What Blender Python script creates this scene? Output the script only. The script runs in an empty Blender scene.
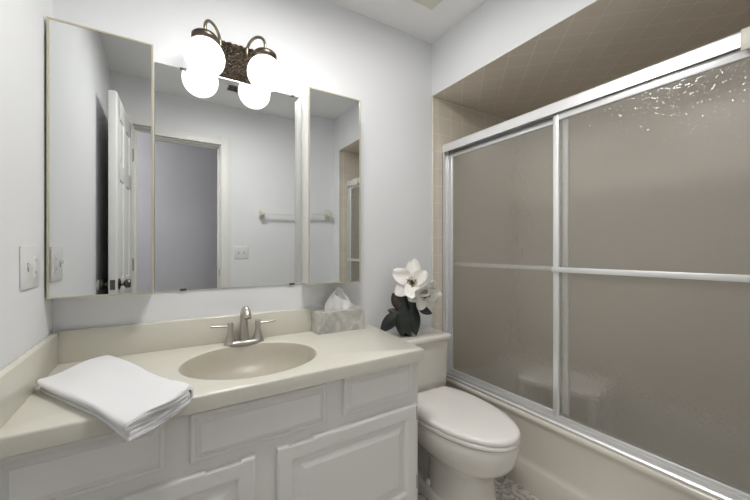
import bpy, math, random
from mathutils import Vector, Matrix
random.seed(7)
sc = bpy.context.scene
COL = sc.collection
PI = math.pi
R = math.radians

# ------------------------------------------------------------------ camera
CAMH = 1.149
cam_d = bpy.data.cameras.new('camera')
cam = bpy.data.objects.new('camera', cam_d)
COL.objects.link(cam)
cam.location = (0, 0, CAMH)
cam.rotation_euler = (R(90), 0, -R(31.73))
cam_d.sensor_fit = 'HORIZONTAL'
cam_d.sensor_width = 36
cam_d.lens = 338 / 750 * 36
cam_d.shift_y = 1 / 750
cam_d.clip_start = 0.01
sc.camera = cam

# ------------------------------------------------------------------ world, exposure
w = bpy.data.worlds.new('world')
sc.world = w
w.use_nodes = True
w.node_tree.nodes['Background'].inputs[0].default_value = (0.8, 0.87, 1, 1)
w.node_tree.nodes['Background'].inputs[1].default_value = 0.5
sc.view_settings.view_transform = 'Standard'
sc.view_settings.look = 'None'
sc.view_settings.gamma = 1
sc.view_settings.exposure = 0.28
GLOBE = 1.5       # emission of the two glass globes
HALL_FILL = 85.0       # emission of the added, unseen hall light
FAN_FILL = 8.0         # emission of the small fill lens added to the exhaust fan
ROOM = 31.0        # strength of the flush ceiling light in the middle of the room


# ------------------------------------------------------------------ materials
def mat(name, col, rough=0.5, metal=0.0, bump=0.0, bscale=40, var=0.0, vscale=4, **kw):
    m = bpy.data.materials.new(name)
    m.use_nodes = True
    nt = m.node_tree
    b = nt.nodes['Principled BSDF']
    b.inputs['Base Color'].default_value = (*col, 1)
    b.inputs['Roughness'].default_value = rough
    b.inputs['Metallic'].default_value = metal
    for k, v in kw.items():
        b.inputs[k.replace('_', ' ')].default_value = v
    if bump or var:
        tc = nt.nodes.new('ShaderNodeTexCoord')
    if var:
        n = nt.nodes.new('ShaderNodeTexNoise')
        n.inputs['Scale'].default_value = vscale
        n.inputs['Detail'].default_value = 5
        nt.links.new(tc.outputs['Object'], n.inputs['Vector'])
        r = nt.nodes.new('ShaderNodeValToRGB')
        r.color_ramp.elements[0].position = 0.3
        r.color_ramp.elements[1].position = 0.7
        r.color_ramp.elements[0].color = (*[c * (1 - var) for c in col], 1)
        r.color_ramp.elements[1].color = (*[min(1, c * (1 + var)) for c in col], 1)
        nt.links.new(n.outputs['Fac'], r.inputs['Fac'])
        nt.links.new(r.outputs['Color'], b.inputs['Base Color'])
    if bump:
        n = nt.nodes.new('ShaderNodeTexNoise')
        n.inputs['Scale'].default_value = bscale
        n.inputs['Detail'].default_value = 4
        nt.links.new(tc.outputs['Object'], n.inputs['Vector'])
        bp = nt.nodes.new('ShaderNodeBump')
        bp.inputs['Strength'].default_value = bump
        bp.inputs['Distance'].default_value = 0.002
        nt.links.new(n.outputs['Fac'], bp.inputs['Height'])
        nt.links.new(bp.outputs['Normal'], b.inputs['Normal'])
    return m


def tile_mat(name, plane, rot=0.0, size=0.108):
    m = bpy.data.materials.new(name)
    m.use_nodes = True
    nt = m.node_tree
    b = nt.nodes['Principled BSDF']
    tc = nt.nodes.new('ShaderNodeTexCoord')
    sp = nt.nodes.new('ShaderNodeSeparateXYZ')
    cb = nt.nodes.new('ShaderNodeCombineXYZ')
    nt.links.new(tc.outputs['Object'], sp.inputs[0])
    nt.links.new(sp.outputs[plane[0]], cb.inputs['X'])
    nt.links.new(sp.outputs[plane[1]], cb.inputs['Y'])
    mp = nt.nodes.new('ShaderNodeMapping')
    mp.inputs['Rotation'].default_value = (0, 0, rot)
    mp.inputs['Location'].default_value = (10.0, 10.0, 0)
    nt.links.new(cb.outputs[0], mp.inputs['Vector'])
    br = nt.nodes.new('ShaderNodeTexBrick')
    br.offset = 0
    br.squash = 1
    br.inputs['Scale'].default_value = 1
    br.inputs['Brick Width'].default_value = size
    br.inputs['Row Height'].default_value = size
    br.inputs['Mortar Size'].default_value = 0.0021
    br.inputs['Mortar Smooth'].default_value = 0.3
    br.inputs['Color1'].default_value = (0.73, 0.66, 0.56, 1)
    br.inputs['Color2'].default_value = (0.76, 0.69, 0.59, 1)
    br.inputs['Mortar'].default_value = (0.89, 0.855, 0.78, 1)
    nt.links.new(mp.outputs[0], br.inputs['Vector'])
    nt.links.new(br.outputs['Color'], b.inputs['Base Color'])
    b.inputs['Roughness'].default_value = 0.3
    bp = nt.nodes.new('ShaderNodeBump')
    bp.inputs['Strength'].default_value = 0.6
    bp.inputs['Distance'].default_value = 0.002
    bp.invert = True
    nt.links.new(br.outputs['Fac'], bp.inputs['Height'])
    nt.links.new(bp.outputs['Normal'], b.inputs['Normal'])
    return m


def floor_mat():
    m = bpy.data.materials.new('marble_mosaic')
    m.use_nodes = True
    nt = m.node_tree
    b = nt.nodes['Principled BSDF']
    tc = nt.nodes.new('ShaderNodeTexCoord')
    n = nt.nodes.new('ShaderNodeTexNoise')
    n.inputs['Scale'].default_value = 12
    n.inputs['Detail'].default_value = 8
    n.inputs['Distortion'].default_value = 1.6
    nt.links.new(tc.outputs['Object'], n.inputs['Vector'])
    r = nt.nodes.new('ShaderNodeValToRGB')
    e = r.color_ramp.elements
    e[0].position = 0.43
    e[0].color = (0.72, 0.70, 0.66, 1)
    e[1].position = 0.60
    e[1].color = (0.80, 0.78, 0.74, 1)
    x = e.new(0.50)
    x.color = (0.33, 0.31, 0.28, 1)
    x = e.new(0.475)
    x.color = (0.55, 0.53, 0.49, 1)
    x = e.new(0.53)
    x.color = (0.6, 0.58, 0.54, 1)
    nt.links.new(n.outputs['Fac'], r.inputs['Fac'])
    nt.links.new(r.outputs['Color'], b.inputs['Base Color'])
    b.inputs['Roughness'].default_value = 0.25
    return m


def shower_glass():
    m = bpy.data.materials.new('obscure_glass')
    m.use_nodes = True
    nt = m.node_tree
    b = nt.nodes['Principled BSDF']
    out = nt.nodes['Material Output']
    b.inputs['Base Color'].default_value = (1, 1, 0.98, 1)
    b.inputs['Roughness'].default_value = 0.02
    b.inputs['IOR'].default_value = 1.5
    b.inputs['Transmission Weight'].default_value = 1.0
    tc = nt.nodes.new('ShaderNodeTexCoord')
    mp = nt.nodes.new('ShaderNodeMapping')
    mp.inputs['Scale'].default_value = (1, 1, 0.8)
    nt.links.new(tc.outputs['Object'], mp.inputs['Vector'])
    n = nt.nodes.new('ShaderNodeTexNoise')
    n.inputs['Scale'].default_value = 75
    n.inputs['Detail'].default_value = 1.0
    n.inputs['Distortion'].default_value = 0.6
    nt.links.new(mp.outputs[0], n.inputs['Vector'])
    bp = nt.nodes.new('ShaderNodeBump')
    bp.inputs['Strength'].default_value = 0.7
    bp.inputs['Distance'].default_value = 0.003
    nt.links.new(n.outputs['Fac'], bp.inputs['Height'])
    nt.links.new(bp.outputs['Normal'], b.inputs['Normal'])
    # diffuse and translucent share mixed in to make the pane milky and lighter
    tl = nt.nodes.new('ShaderNodeBsdfTranslucent')
    tl.inputs['Color'].default_value = (0.95, 0.94, 0.90, 1)
    df = nt.nodes.new('ShaderNodeBsdfDiffuse')
    df.inputs['Color'].default_value = (0.82, 0.80, 0.75, 1)
    m2 = nt.nodes.new('ShaderNodeMixShader')
    m2.inputs[0].default_value = 0.5
    nt.links.new(tl.outputs[0], m2.inputs[1])
    nt.links.new(df.outputs[0], m2.inputs[2])
    mx = nt.nodes.new('ShaderNodeMixShader')
    mx.inputs[0].default_value = 0.19
    nt.links.new(b.outputs[0], mx.inputs[1])
    nt.links.new(m2.outputs[0], mx.inputs[2])
    nt.links.new(mx.outputs[0], out.inputs['Surface'])
    return m


def emit(name, col, s):
    m = bpy.data.materials.new(name)
    m.use_nodes = True
    b = m.node_tree.nodes['Principled BSDF']
    b.inputs['Base Color'].default_value = (*col, 1)
    b.inputs['Emission Color'].default_value = (*col, 1)
    b.inputs['Emission Strength'].default_value = s
    return m


M = dict(
    wall=mat('cool_white_wall_paint', (0.81, 0.82, 0.835), 0.6, bump=0.08, bscale=180),
    ceil=mat('white_ceiling_paint', (0.88, 0.88, 0.875), 0.8, bump=0.1, bscale=120),
    hall=mat('lilac_grey_hall_paint', (0.56, 0.56, 0.59), 0.7, bump=0.05, bscale=150),
    trim=mat('cream_trim_paint', (0.83, 0.82, 0.78), 0.4),
    cab=mat('white_cabinet_paint', (0.88, 0.87, 0.84), 0.38, bump=0.05, bscale=60),
    door=mat('white_door_paint', (0.80, 0.80, 0.79), 0.4),
    marble=mat('cream_cultured_marble', (0.70, 0.68, 0.595), 0.22, var=0.03, vscale=5),
    basin=mat('tan_cultured_marble', (0.50, 0.465, 0.385), 0.36, var=0.03, vscale=4),
    porcelain=mat('bone_porcelain', (0.80, 0.77, 0.70), 0.12, Coat_Weight=0.3),
    seatpl=mat('white_seat_plastic', (0.93, 0.905, 0.865), 0.25),
    tub=mat('bone_tub_enamel', (0.72, 0.68, 0.60), 0.16, Coat_Weight=0.2),
    nickel=mat('brushed_nickel', (0.56, 0.53, 0.49), 0.28, 1.0),
    pewter=mat('dark_pewter', (0.16, 0.145, 0.125), 0.3, 1.0),
    bronze=mat('aged_bronze', (0.13, 0.105, 0.08), 0.38, 1.0, bump=0.3, bscale=150),
    brass=mat('antique_brass', (0.26, 0.225, 0.16), 0.3, 1.0),
    alu=mat('bright_anodised_aluminium', (0.88, 0.88, 0.88), 0.34, 0.6),
    gold=mat('pale_gold_trim', (0.62, 0.59, 0.44), 0.35, 0.6),
    mirror=mat('silvered_mirror', (0.79, 0.805, 0.80), 0.0, 1.0),
    slot=mat('grey_plate_slot', (0.3, 0.3, 0.3), 0.6),
    dark=mat('dark_gap', (0.02, 0.02, 0.02), 0.7),
    plate=mat('white_plate_plastic', (0.78, 0.78, 0.77), 0.35),
    cloth=mat('white_terry_cloth', (0.88, 0.88, 0.89), 0.95, bump=0.9, bscale=420, Sheen_Weight=0.3),
    tissue=mat('white_tissue_paper', (0.90, 0.90, 0.90), 0.9, bump=0.3, bscale=90),
    leaf=mat('dark_green_leaf', (0.022, 0.028, 0.024), 0.36, var=0.4, vscale=20),
    leafb=mat('bronze_leaf_back', (0.05, 0.03, 0.026), 0.5, var=0.3, vscale=20),
    petal=mat('cream_white_petal', (0.86, 0.84, 0.79), 0.7, bump=0.3, bscale=70, Subsurface_Weight=0.0),
    stamen=mat('olive_stamen', (0.30, 0.24, 0.11), 0.7),
    seed=mat('dark_brown_stigma', (0.05, 0.03, 0.02), 0.6),
    stem=mat('brown_stem', (0.06, 0.05, 0.035), 0.7),
    vase=mat('black_ceramic', (0.012, 0.013, 0.014), 0.25),
    globe=emit('lit_opal_glass', (1.0, 0.985, 0.965), GLOBE),
    glass=shower_glass(),
    floor=floor_mat(),
    woodfloor=mat('hall_floor_beige', (0.35, 0.28, 0.2), 0.5, var=0.15, vscale=6),
    tile_xz=tile_mat('beige_wall_tile_xz', 'XZ'),
    tile_yz=tile_mat('beige_wall_tile_yz', 'YZ'),
    tile_top=tile_mat('beige_diagonal_ceiling_tile', 'XY', R(45)),
    tilecap=mat('cream_bullnose_tile', (0.72, 0.68, 0.59), 0.25),
    fan=mat('cream_fan_plastic', (0.72, 0.70, 0.60), 0.4),
    stone=None,
)


def stone_mat():
    m = bpy.data.materials.new('grey_veined_stone')
    m.use_nodes = True
    nt = m.node_tree
    b = nt.nodes['Principled BSDF']
    tc = nt.nodes.new('ShaderNodeTexCoord')
    n = nt.nodes.new('ShaderNodeTexNoise')
    n.inputs['Scale'].default_value = 16
    n.inputs['Detail'].default_value = 6
    n.inputs['Distortion'].default_value = 1.0
    nt.links.new(tc.outputs['Object'], n.inputs['Vector'])
    r = nt.nodes.new('ShaderNodeValToRGB')
    e = r.color_ramp.elements
    e[0].position = 0.35
    e[0].color = (0.40, 0.40, 0.37, 1)
    e[1].position = 0.68
    e[1].color = (0.66, 0.65, 0.60, 1)
    nt.links.new(n.outputs['Fac'], r.inputs['Fac'])
    nt.links.new(r.outputs['Color'], b.inputs['Base Color'])
    b.inputs['Roughness'].default_value = 0.3
    return m


M['stone'] = stone_mat()


# ------------------------------------------------------------------ mesh builder
class MB:
    def __init__(s):
        s.v = []
        s.f = []

    def add(s, vs, fs):
        o = len(s.v)
        s.v += [tuple(p) for p in vs]
        s.f += [tuple(i + o for i in f) for f in fs]
        return s

    def box(s, x0, x1, y0, y1, z0, z1):
        vs = [(x, y, z) for z in (z0, z1) for y in (y0, y1) for x in (x0, x1)]
        return s.add(vs, [(0, 2, 3, 1), (4, 5, 7, 6), (0, 1, 5, 4), (1, 3, 7, 5), (3, 2, 6, 7), (2, 0, 4, 6)])

    def prism(s, pts, z0, z1):
        """pts: xy outline; z0/z1 numbers or functions of (x, y)"""
        n = len(pts)
        g = lambda z, p: z(*p) if callable(z) else z
        vs = [(*p, g(z0, p)) for p in pts] + [(*p, g(z1, p)) for p in pts]
        return s.add(vs, [tuple(range(n))[::-1], tuple(range(n, 2 * n))] +
                     [(i, (i + 1) % n, n + (i + 1) % n, n + i) for i in range(n)])

    def loft(s, rings, cap0=True, cap1=True, closed=True):
        n = len(rings[0])
        vs = [p for r in rings for p in r]
        fs = []
        for k in range(len(rings) - 1):
            for i in range(n if closed else n - 1):
                j = (i + 1) % n
                fs.append((k * n + i, k * n + j, (k + 1) * n + j, (k + 1) * n + i))
        if cap0:
            fs.append(tuple(range(n))[::-1])
        if cap1:
            fs.append(tuple(range((len(rings) - 1) * n, len(rings) * n)))
        return s.add(vs, fs)

    def lathe(s, prof, c=(0, 0, 0), axis='Z', n=32):
        rings = []
        for r, z in prof:
            ring = []
            for i in range(n):
                a = 2 * PI * i / n
                x, y = r * math.cos(a), r * math.sin(a)
                if axis == 'Z':
                    p = (c[0] + x, c[1] + y, c[2] + z)
                elif axis == 'X':
                    p = (c[0] + z, c[1] + x, c[2] + y)
                else:
                    p = (c[0] - x, c[1] + z, c[2] + y)
                ring.append(p)
            rings.append(ring)
        return s.loft(rings)

    def tube(s, pts, rad, n=12):
        pts = [Vector(p) for p in pts]
        rads = rad if isinstance(rad, (list, tuple)) else [rad] * len(pts)
        rings = []
        up = None
        for i, p in enumerate(pts):
            t = (pts[min(i + 1, len(pts) - 1)] - pts[max(i - 1, 0)]).normalized()
            if up is None:
                up = Vector((0, 0, 1)) if abs(t.z) < 0.9 else Vector((1, 0, 0))
            u = (up - t * up.dot(t)).normalized()
            up = u
            v = t.cross(u)
            rings.append([p + (u * math.cos(2 * PI * k / n) + v * math.sin(2 * PI * k / n)) * rads[i] for k in range(n)])
        return s.loft(rings)

    def sphere(s, c, r, n=24, sq=(1, 1, 1)):
        prof = []
        m = n // 2
        rings = []
        for k in range(m + 1):
            t = PI * (k + 0.02) / (m + 0.04)
            rr = math.sin(t)
            rings.append([(c[0] + r * sq[0] * rr * math.cos(2 * PI * i / n), c[1] + r * sq[1] * rr * math.sin(2 * PI * i / n),
                           c[2] - r * sq[2] * math.cos(t)) for i in range(n)])
        return s.loft(rings)


OFF = {}


def obj(name, mb, m, parent=None, bevel=0.0, seg=2, smooth=True, solid=0.0, subsurf=0, angle=40, label=None, origin=None):
    """one mesh object from a builder holding world coordinates"""
    me = bpy.data.meshes.new(name)
    off = Vector(OFF.get(parent.name, (0, 0, 0))) if parent else Vector(origin or (0, 0, 0))
    me.from_pydata([Vector(p) - off for p in mb.v], [], mb.f)
    import bmesh
    bm = bmesh.new()
    bm.from_mesh(me)
    bmesh.ops.recalc_face_normals(bm, faces=bm.faces)
    bm.to_mesh(me)
    bm.free()
    me.materials.append(m)
    o = bpy.data.objects.new(name, me)
    COL.objects.link(o)
    if parent:
        o.parent = parent
    elif origin:
        o.location = origin
    OFF[o.name] = tuple(off)
    if smooth:
        me.polygons.foreach_set('use_smooth', [True] * len(me.polygons))
    if solid:
        md = o.modifiers.new('solid', 'SOLIDIFY')
        md.thickness = solid
        md.offset = 0
    if bevel:
        md = o.modifiers.new('bevel', 'BEVEL')
        md.width = bevel
        md.segments = seg
        md.limit_method = 'ANGLE'
        md.angle_limit = R(angle)
    if subsurf:
        md = o.modifiers.new('sub', 'SUBSURF')
        md.levels = subsurf
        md.render_levels = subsurf
    if smooth:
        md = o.modifiers.new('wn', 'EDGE_SPLIT')
        md.split_angle = R(angle + 5)
    if label:
        o['label'] = label
    return o


def tag(o, label, cat, group=None):
    o['label'] = label
    o['category'] = cat
    if group:
        o['group'] = group
    return o


def thing(name, loc, label, cat, group=None):
    o = bpy.data.objects.new(name, None)
    o.empty_display_size = 0.05
    COL.objects.link(o)
    o.location = loc
    OFF[o.name] = tuple(loc)
    return tag(o, label, cat, group)


def struct(name, mb, m, **k):
    o = obj(name, mb, m, **k)
    o['kind'] = 'structure'
    return o


# ------------------------------------------------------------------ room shell
XL, YB, YF, ZC = -0.337, 1.60, -0.05, 2.434
XS, ZS, XR, YW = 1.402, 2.108, 2.235, 0.075
OX0, OX1, OZ = -0.212, 0.414, 2.080     # door opening

struct('floor', MB().box(XL - 0.1, XR + 0.1, YF - 0.12, YB + 0.1, -0.1, 0), M['floor'], smooth=False)
struct('wall_left', MB().box(XL - 0.1, XL, YF - 0.12, YB + 0.1, 0, ZC), M['wall'], smooth=False)
struct('wall_back', MB().box(XL, XR, YB, YB + 0.1, 0, ZC), M['wall'], smooth=False)
struct('wall_front', MB().box(XL, OX0, YF - 0.12, YF, 0, ZC).box(OX1, XR, YF - 0.12, YF, 0, ZC)
       .box(OX0, OX1, YF - 0.12, YF, OZ, ZC), M['wall'], smooth=False)
struct('wall_right', MB().box(XR, XR + 0.1, YF - 0.12, YB + 0.1, 0, ZC), M['wall'], smooth=False)
struct('ceiling', MB().box(XL - 0.1, XR + 0.1, YF - 0.12, YB + 0.1, ZC, ZC + 0.1), M['ceil'], smooth=False)
struct('wall_wing', MB().box(XS, XR, YF, YW - 0.008, 0, ZC), M['wall'], smooth=False)
struct('wall_soffit', MB().box(XS, XR, YW - 0.008, YB, ZS + 0.006, ZC), M['wall'], smooth=False)
# alcove tiling, proud of the walls
struct('wall_alcove_back_tile', MB().box(XS + 0.014, XR, YB - 0.008, YB, 0, ZS), M['tile_xz'], smooth=False)
struct('wall_alcove_end_tile', MB().box(XS + 0.014, XR, YW - 0.008, YW, 0, ZS), M['tile_xz'], smooth=False)
struct('wall_alcove_right_tile', MB().box(XR - 0.008, XR, YW, YB - 0.008, 0.3, ZS), M['tile_yz'], smooth=False)
struct('ceiling_alcove_tile', MB().box(XS + 0.004, XR - 0.008, YW, YB - 0.008, ZS, ZS + 0.006), M['tile_top'], smooth=False)
struct('trim_1', MB().box(XS, XS + 0.0145, YB - 0.011, YB, 0.09, ZS), M['tilecap'], bevel=0.005)
struct('trim_2', MB().box(XS, XS + 0.0145, YW - 0.008, YW + 0.003, 0.0, ZS), M['tilecap'], bevel=0.005)
struct('trim_3', MB().box(XS - 0.003, XS + 0.004, YW, YB - 0.011, ZS - 0.003, ZS + 0.006), M['trim'], bevel=0.002)
struct('baseboard_back', MB().box(0.905, XS, YB - 0.012, YB, 0, 0.09), M['trim'], bevel=0.004)
struct('baseboard_left', MB().box(XL, XL + 0.012, YF + 0.02, 1.06, 0, 0.09), M['trim'], bevel=0.004)
struct('baseboard_front', MB().box(OX1 + 0.085, XS, YF, YF + 0.012, 0, 0.09), M['trim'], bevel=0.004)


# door casing with a stepped profile, on the room side
def casing(y0, sgn):
    mb = MB()
    for wd, t in ((0.072, 0.012), (0.055, 0.016), (0.018, 0.019)):
        ya, yb = sorted((y0, y0 + sgn * t))
        mb.box(OX1 - 0.004, OX1 + wd, ya, yb, 0, OZ + wd)
        mb.box(OX0 - wd, OX0 + 0.004, ya, yb, 0, OZ + wd)
        mb.box(OX0, OX1, ya, yb, OZ - 0.004, OZ + wd)
    return mb


struct('trim_4', casing(YF, 1), M['trim'], bevel=0.003)
struct('trim_5', MB().box(OX0, OX0 + 0.012, YF - 0.12, YF, 0, OZ).box(OX1 - 0.012, OX1, YF - 0.12, YF, 0, OZ)
       .box(OX0, OX1, YF - 0.12, YF, OZ - 0.012, OZ)
       .box(OX0 + 0.012, OX0 + 0.024, YF - 0.075, YF - 0.04, 0, OZ - 0.012)
       .box(OX1 - 0.024, OX1 - 0.012, YF - 0.075, YF - 0.04, 0, OZ - 0.012)
       .box(OX0 + 0.012, OX1 - 0.012, YF - 0.075, YF - 0.04, OZ - 0.024, OZ - 0.012), M['trim'], bevel=0.002)
sp = obj('strike_plate', MB().box(OX1 - 0.0135, OX1 - 0.0118, YF - 0.038, YF - 0.008, 0.93, 0.99), M['pewter'])
sp['kind'] = 'structure'

# the hall beyond the door
HX0, HX1, HY = -1.3, 1.6, -1.25
struct('floor_hall', MB().box(HX0, HX1, HY, YF - 0.12, -0.1, 0), M['woodfloor'], smooth=False)
struct('wall_hall_far', MB().box(HX0, HX1, HY - 0.1, HY, 0, ZC), M['hall'], smooth=False)
struct('wall_hall_left', MB().box(HX0 - 0.1, HX0, HY - 0.1, YF - 0.12, 0, ZC), M['hall'], smooth=False)
struct('wall_hall_right', MB().box(HX1, HX1 + 0.1, HY - 0.1, YF - 0.12, 0, ZC), M['hall'], smooth=False)
struct('wall_hall_near', MB().box(HX0, XL - 0.1, YF - 0.13, YF - 0.12, 0, ZC)
       .box(XL - 0.1, OX0 - 0.09, YF - 0.13, YF - 0.12, 0, ZC).box(OX1 + 0.09, HX1, YF - 0.13, YF - 0.12, 0, ZC)
       .box(OX0 - 0.09, OX1 + 0.09, YF - 0.13, YF - 0.12, OZ + 0.09, ZC), M['hall'], smooth=False)
struct('ceiling_hall', MB().box(HX0, HX1, HY, YF - 0.13, ZC, ZC + 0.1), M['ceil'], smooth=False)

hl = thing('added_hall_light', (-0.95, -0.72, ZC), 'added unseen fill light, round and flush, in the hall outside the door', 'ceiling light')
obj('light_base', MB().lathe([(0.13, 0), (0.13, -0.02), (0.11, -0.03)], (-0.95, -0.72, ZC)), M['pewter'], hl)
obj('light_shade', MB().lathe([(0.12, -0.02), (0.115, -0.05), (0.08, -0.08), (0.0, -0.09)], (-0.95, -0.72, ZC)),
    emit('hall_fill_glow', (1, 0.98, 0.95), HALL_FILL), hl)  # unseen lamp, added to light the hall and fill the room

# ceiling fan with its grille, over the vanity
fx0, fx1, fy0, fy1 = 0.93, 1.192, 1.095, 1.357
fn = thing('exhaust_fan', (1.06, 1.226, ZC), 'square cream exhaust fan grille with an added glowing lens on the ceiling near the shower', 'exhaust fan')
mb = MB().box(fx0, fx1, fy0, fy1, ZC - 0.018, ZC)
obj('fan_cover', mb, M['fan'], fn, bevel=0.005)
mb = MB()
for k in range(5):
    y = fy0 + 0.03 + k * 0.012
    mb.box(fx0 + 0.03, fx1 - 0.03, y, y + 0.005, ZC - 0.0205, ZC - 0.0175)
obj('grille', mb, M['dark'], fn)
obj('added_fan_lens', MB().box(fx0 + 0.04, fx1 - 0.04, fy0 + 0.10, fy1 - 0.075, ZC - 0.020, ZC - 0.017),
    emit('fan_fill_glow', (1, 0.98, 0.95), FAN_FILL), fn)  # glowing lens out of view, added as fill over toilet and glass

# flush ceiling light over the middle of the room (its highlight shows on the shower header)
cl = thing('ceiling_light', (0.45, 0.84, ZC), 'round flush ceiling light over the middle of the bathroom floor', 'ceiling light')
obj('light_base', MB().lathe([(0.185, 0), (0.21, -0.004), (0.21, -0.072), (0.204, -0.078), (0.200, -0.072), (0.196, -0.02), (0.001, -0.018)], (0.45, 0.84, ZC), n=48), M['plate'], cl)
obj('light_shade', MB().lathe([(0.198, -0.068), (0.195, -0.080), (0.12, -0.086), (0.001, -0.088)], (0.45, 0.84, ZC), n=48),
    emit('lit_ceiling_shade', (1, 0.985, 0.965), ROOM), cl)

# register on the ceiling, seen in the mirror
vt = thing('ceiling_register', (0.50, 0.33, ZC), 'silver air register on the ceiling, reflected under the globe lights', 'air vent')
mb = MB().box(0.40, 0.60, 0.28, 0.40, ZC - 0.006, ZC)
obj('register_frame', mb, M['plate'], vt, bevel=0.002)
mb = MB()
for k in range(7):
    y = 0.292 + k * 0.0145
    mb.add([(0.412, y, ZC - 0.006), (0.588, y, ZC - 0.006), (0.588, y + 0.009, ZC - 0.012), (0.412, y + 0.009, ZC - 0.012),
            (0.412, y + 0.0015, ZC - 0.005), (0.588, y + 0.0015, ZC - 0.005), (0.588, y + 0.0105, ZC - 0.011), (0.412, y + 0.0105, ZC - 0.011)],
           [(0, 1, 2, 3), (7, 6, 5, 4), (0, 4, 5, 1), (1, 5, 6, 2), (2, 6, 7, 3), (3, 7, 4, 0)])
obj('louvers', mb, M['pewter'], vt)

# ------------------------------------------------------------------ bathroom door, open against the left wall
DX0, DX1, DY0, DY1, DZ = -0.252, -0.212, -0.035, 0.562, 2.068
dr = thing('door_1', (DX1, DY0, 0.01), 'white six panel door standing open beside the left wall, seen in the mirror', 'door')
dr['kind'] = 'structure'
dr.rotation_euler.z = R(2.7)
mb = MB().box(DX0 + 0.008, DX1 - 0.008, DY0 + 0.01, DY1 - 0.01, 0.02, DZ - 0.01)
sy = [(DY0, DY0 + 0.10), (DY0 + 0.25, DY0 + 0.347), (DY1 - 0.10, DY1)]
rz = [(0.01, 0.24), (0.84, 0.98), (1.58, 1.68), (DZ - 0.12, DZ)]
for a, b_ in sy:
    mb.box(DX0, DX1, a, b_, 0.01, DZ)
for a, b_ in rz:
    mb.box(DX0, DX1, DY0 + 0.05, DY1 - 0.05, a, b_)
obj('door_slab', mb, M['door'], dr, bevel=0.004)
for (ya, yb) in ((sy[0][1], sy[1][0]), (sy[1][1], sy[2][0])):
    for k in range(3):
        za, zb = rz[k][1], rz[k + 1][0]
        mb = MB()
        for xs, xo in ((DX1 - 0.008, 1), (DX0 + 0.008, -1)):
            r0 = [(xs, ya + 0.016, za + 0.016), (xs, yb - 0.016, za + 0.016), (xs, yb - 0.016, zb - 0.016), (xs, ya + 0.016, zb - 0.016)]
            q = 0.045
            r1 = [(xs + xo * 0.007, ya + q, za + q), (xs + xo * 0.007, yb - q, za + q), (xs + xo * 0.007, yb - q, zb - q), (xs + xo * 0.007, ya + q, zb - q)]
            mb.loft([r0, r1])
        obj('door_panel', mb, M['door'], dr, smooth=False)
kprof = [(0.002, 0.0), (0.032, 0.0), (0.033, 0.006), (0.014, 0.012), (0.011, 0.024), (0.020, 0.029), (0.026, 0.036), (0.025, 0.052), (0.021, 0.058), (0.0, 0.060)]
ky, kz = DY1 - 0.062, 0.955
obj('door_handle', MB().lathe(kprof, (DX1, ky, kz), 'X'), M['pewter'], dr)
obj('door_handle', MB().lathe([(r, -z) for r, z in kprof], (DX0, ky, kz), 'X'), M['pewter'], dr)
obj('latch_plate', MB().box(DX0 + 0.008, DX1 - 0.008, DY1 - 0.001, DY1 + 0.0015, kz - 0.028, kz + 0.028)
    .box(DX0 + 0.014, DX1 - 0.014, DY1, DY1 + 0.008, kz - 0.01, kz + 0.01), M['pewter'], dr)
for z in (0.25, 1.05, 1.85):
    obj('hinge', MB().tube([(DX1 + 0.004, DY0 - 0.006, z - 0.045), (DX1 + 0.004, DY0 - 0.006, z + 0.045)], 0.006)
        .box(DX1 - 0.03, DX1 + 0.004, DY0 - 0.003, DY0 + 0.0005, z - 0.045, z + 0.045), M['pewter'], dr)
ds = obj('wall_bumper', MB().lathe([(0.001, 0), (0.028, 0), (0.028, 0.008), (0.022, 0.012), (0.001, 0.012)], (XL, 0.50, kz), 'X'),
         M['plate'], origin=None)
tag(ds, 'round white rubber bumper on the left wall behind the door handle', 'wall bumper')

# ------------------------------------------------------------------ vanity
# counter outline (the front runs very slightly out of square with the wall)
ZT = 0.750


def ztop(x, y):
    return 0.746 + (y - 1.07) * 0.018


CFL, CFR, CBR, CBL = (XL, 1.046), (0.906, 1.078), (0.940, YB), (XL, YB)
ct = thing('vanity_countertop', (0.28, 1.33, 0.70), 'cream cultured marble countertop with an oval tan sink, on the white vanity', 'countertop')
SC, SA, SB = (0.277, 1.318), 0.240, 0.196
poly = [CFL, CFR, CBR, CBL]


def cast(c, a, pl):
    d = Vector((math.cos(a), math.sin(a)))
    best = None
    for i in range(len(pl)):
        p, q = Vector(pl[i]), Vector(pl[(i + 1) % len(pl)])
        e = q - p
        den = d.x * e.y - d.y * e.x
        if abs(den) < 1e-9:
            continue
        w_ = p - Vector(c)
        t = (w_.x * e.y - w_.y * e.x) / den
        s_ = (w_.x * d.y - w_.y * d.x) / den
        if t > 0 and -1e-6 <= s_ <= 1 + 1e-6 and (best is None or t < best):
            best = t
    return (c[0] + d.x * best, c[1] + d.y * best)


angs = sorted([2 * PI * i / 72 for i in range(72)] + [math.atan2(p[1] - SC[1], p[0] - SC[0]) % (2 * PI) for p in poly])


def oval(k, z, dy=0.0):
    out = []
    for a in angs:
        r = 1 / math.sqrt((math.cos(a) / (SA * k)) ** 2 + (math.sin(a) / (SB * k)) ** 2)
        x, y = SC[0] + r * math.cos(a), SC[1] + r * math.sin(a) + dy
        out.append((x, y, ztop(x, y) + z))
    return out


outer = [cast(SC, a, poly) for a in angs]


def inset(p, d):
    # pull the outline in on the front and right only
    x, y = p
    if x > 0.85:
        x = min(x, x - d) if abs(x - (0.906 + (y - 1.078) * 0.065)) < 0.004 else x
    if y < 1.2 and abs(y - (1.046 + (x - XL) * 0.0257)) < 0.004:
        y += d
    return (x, y)


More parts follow.
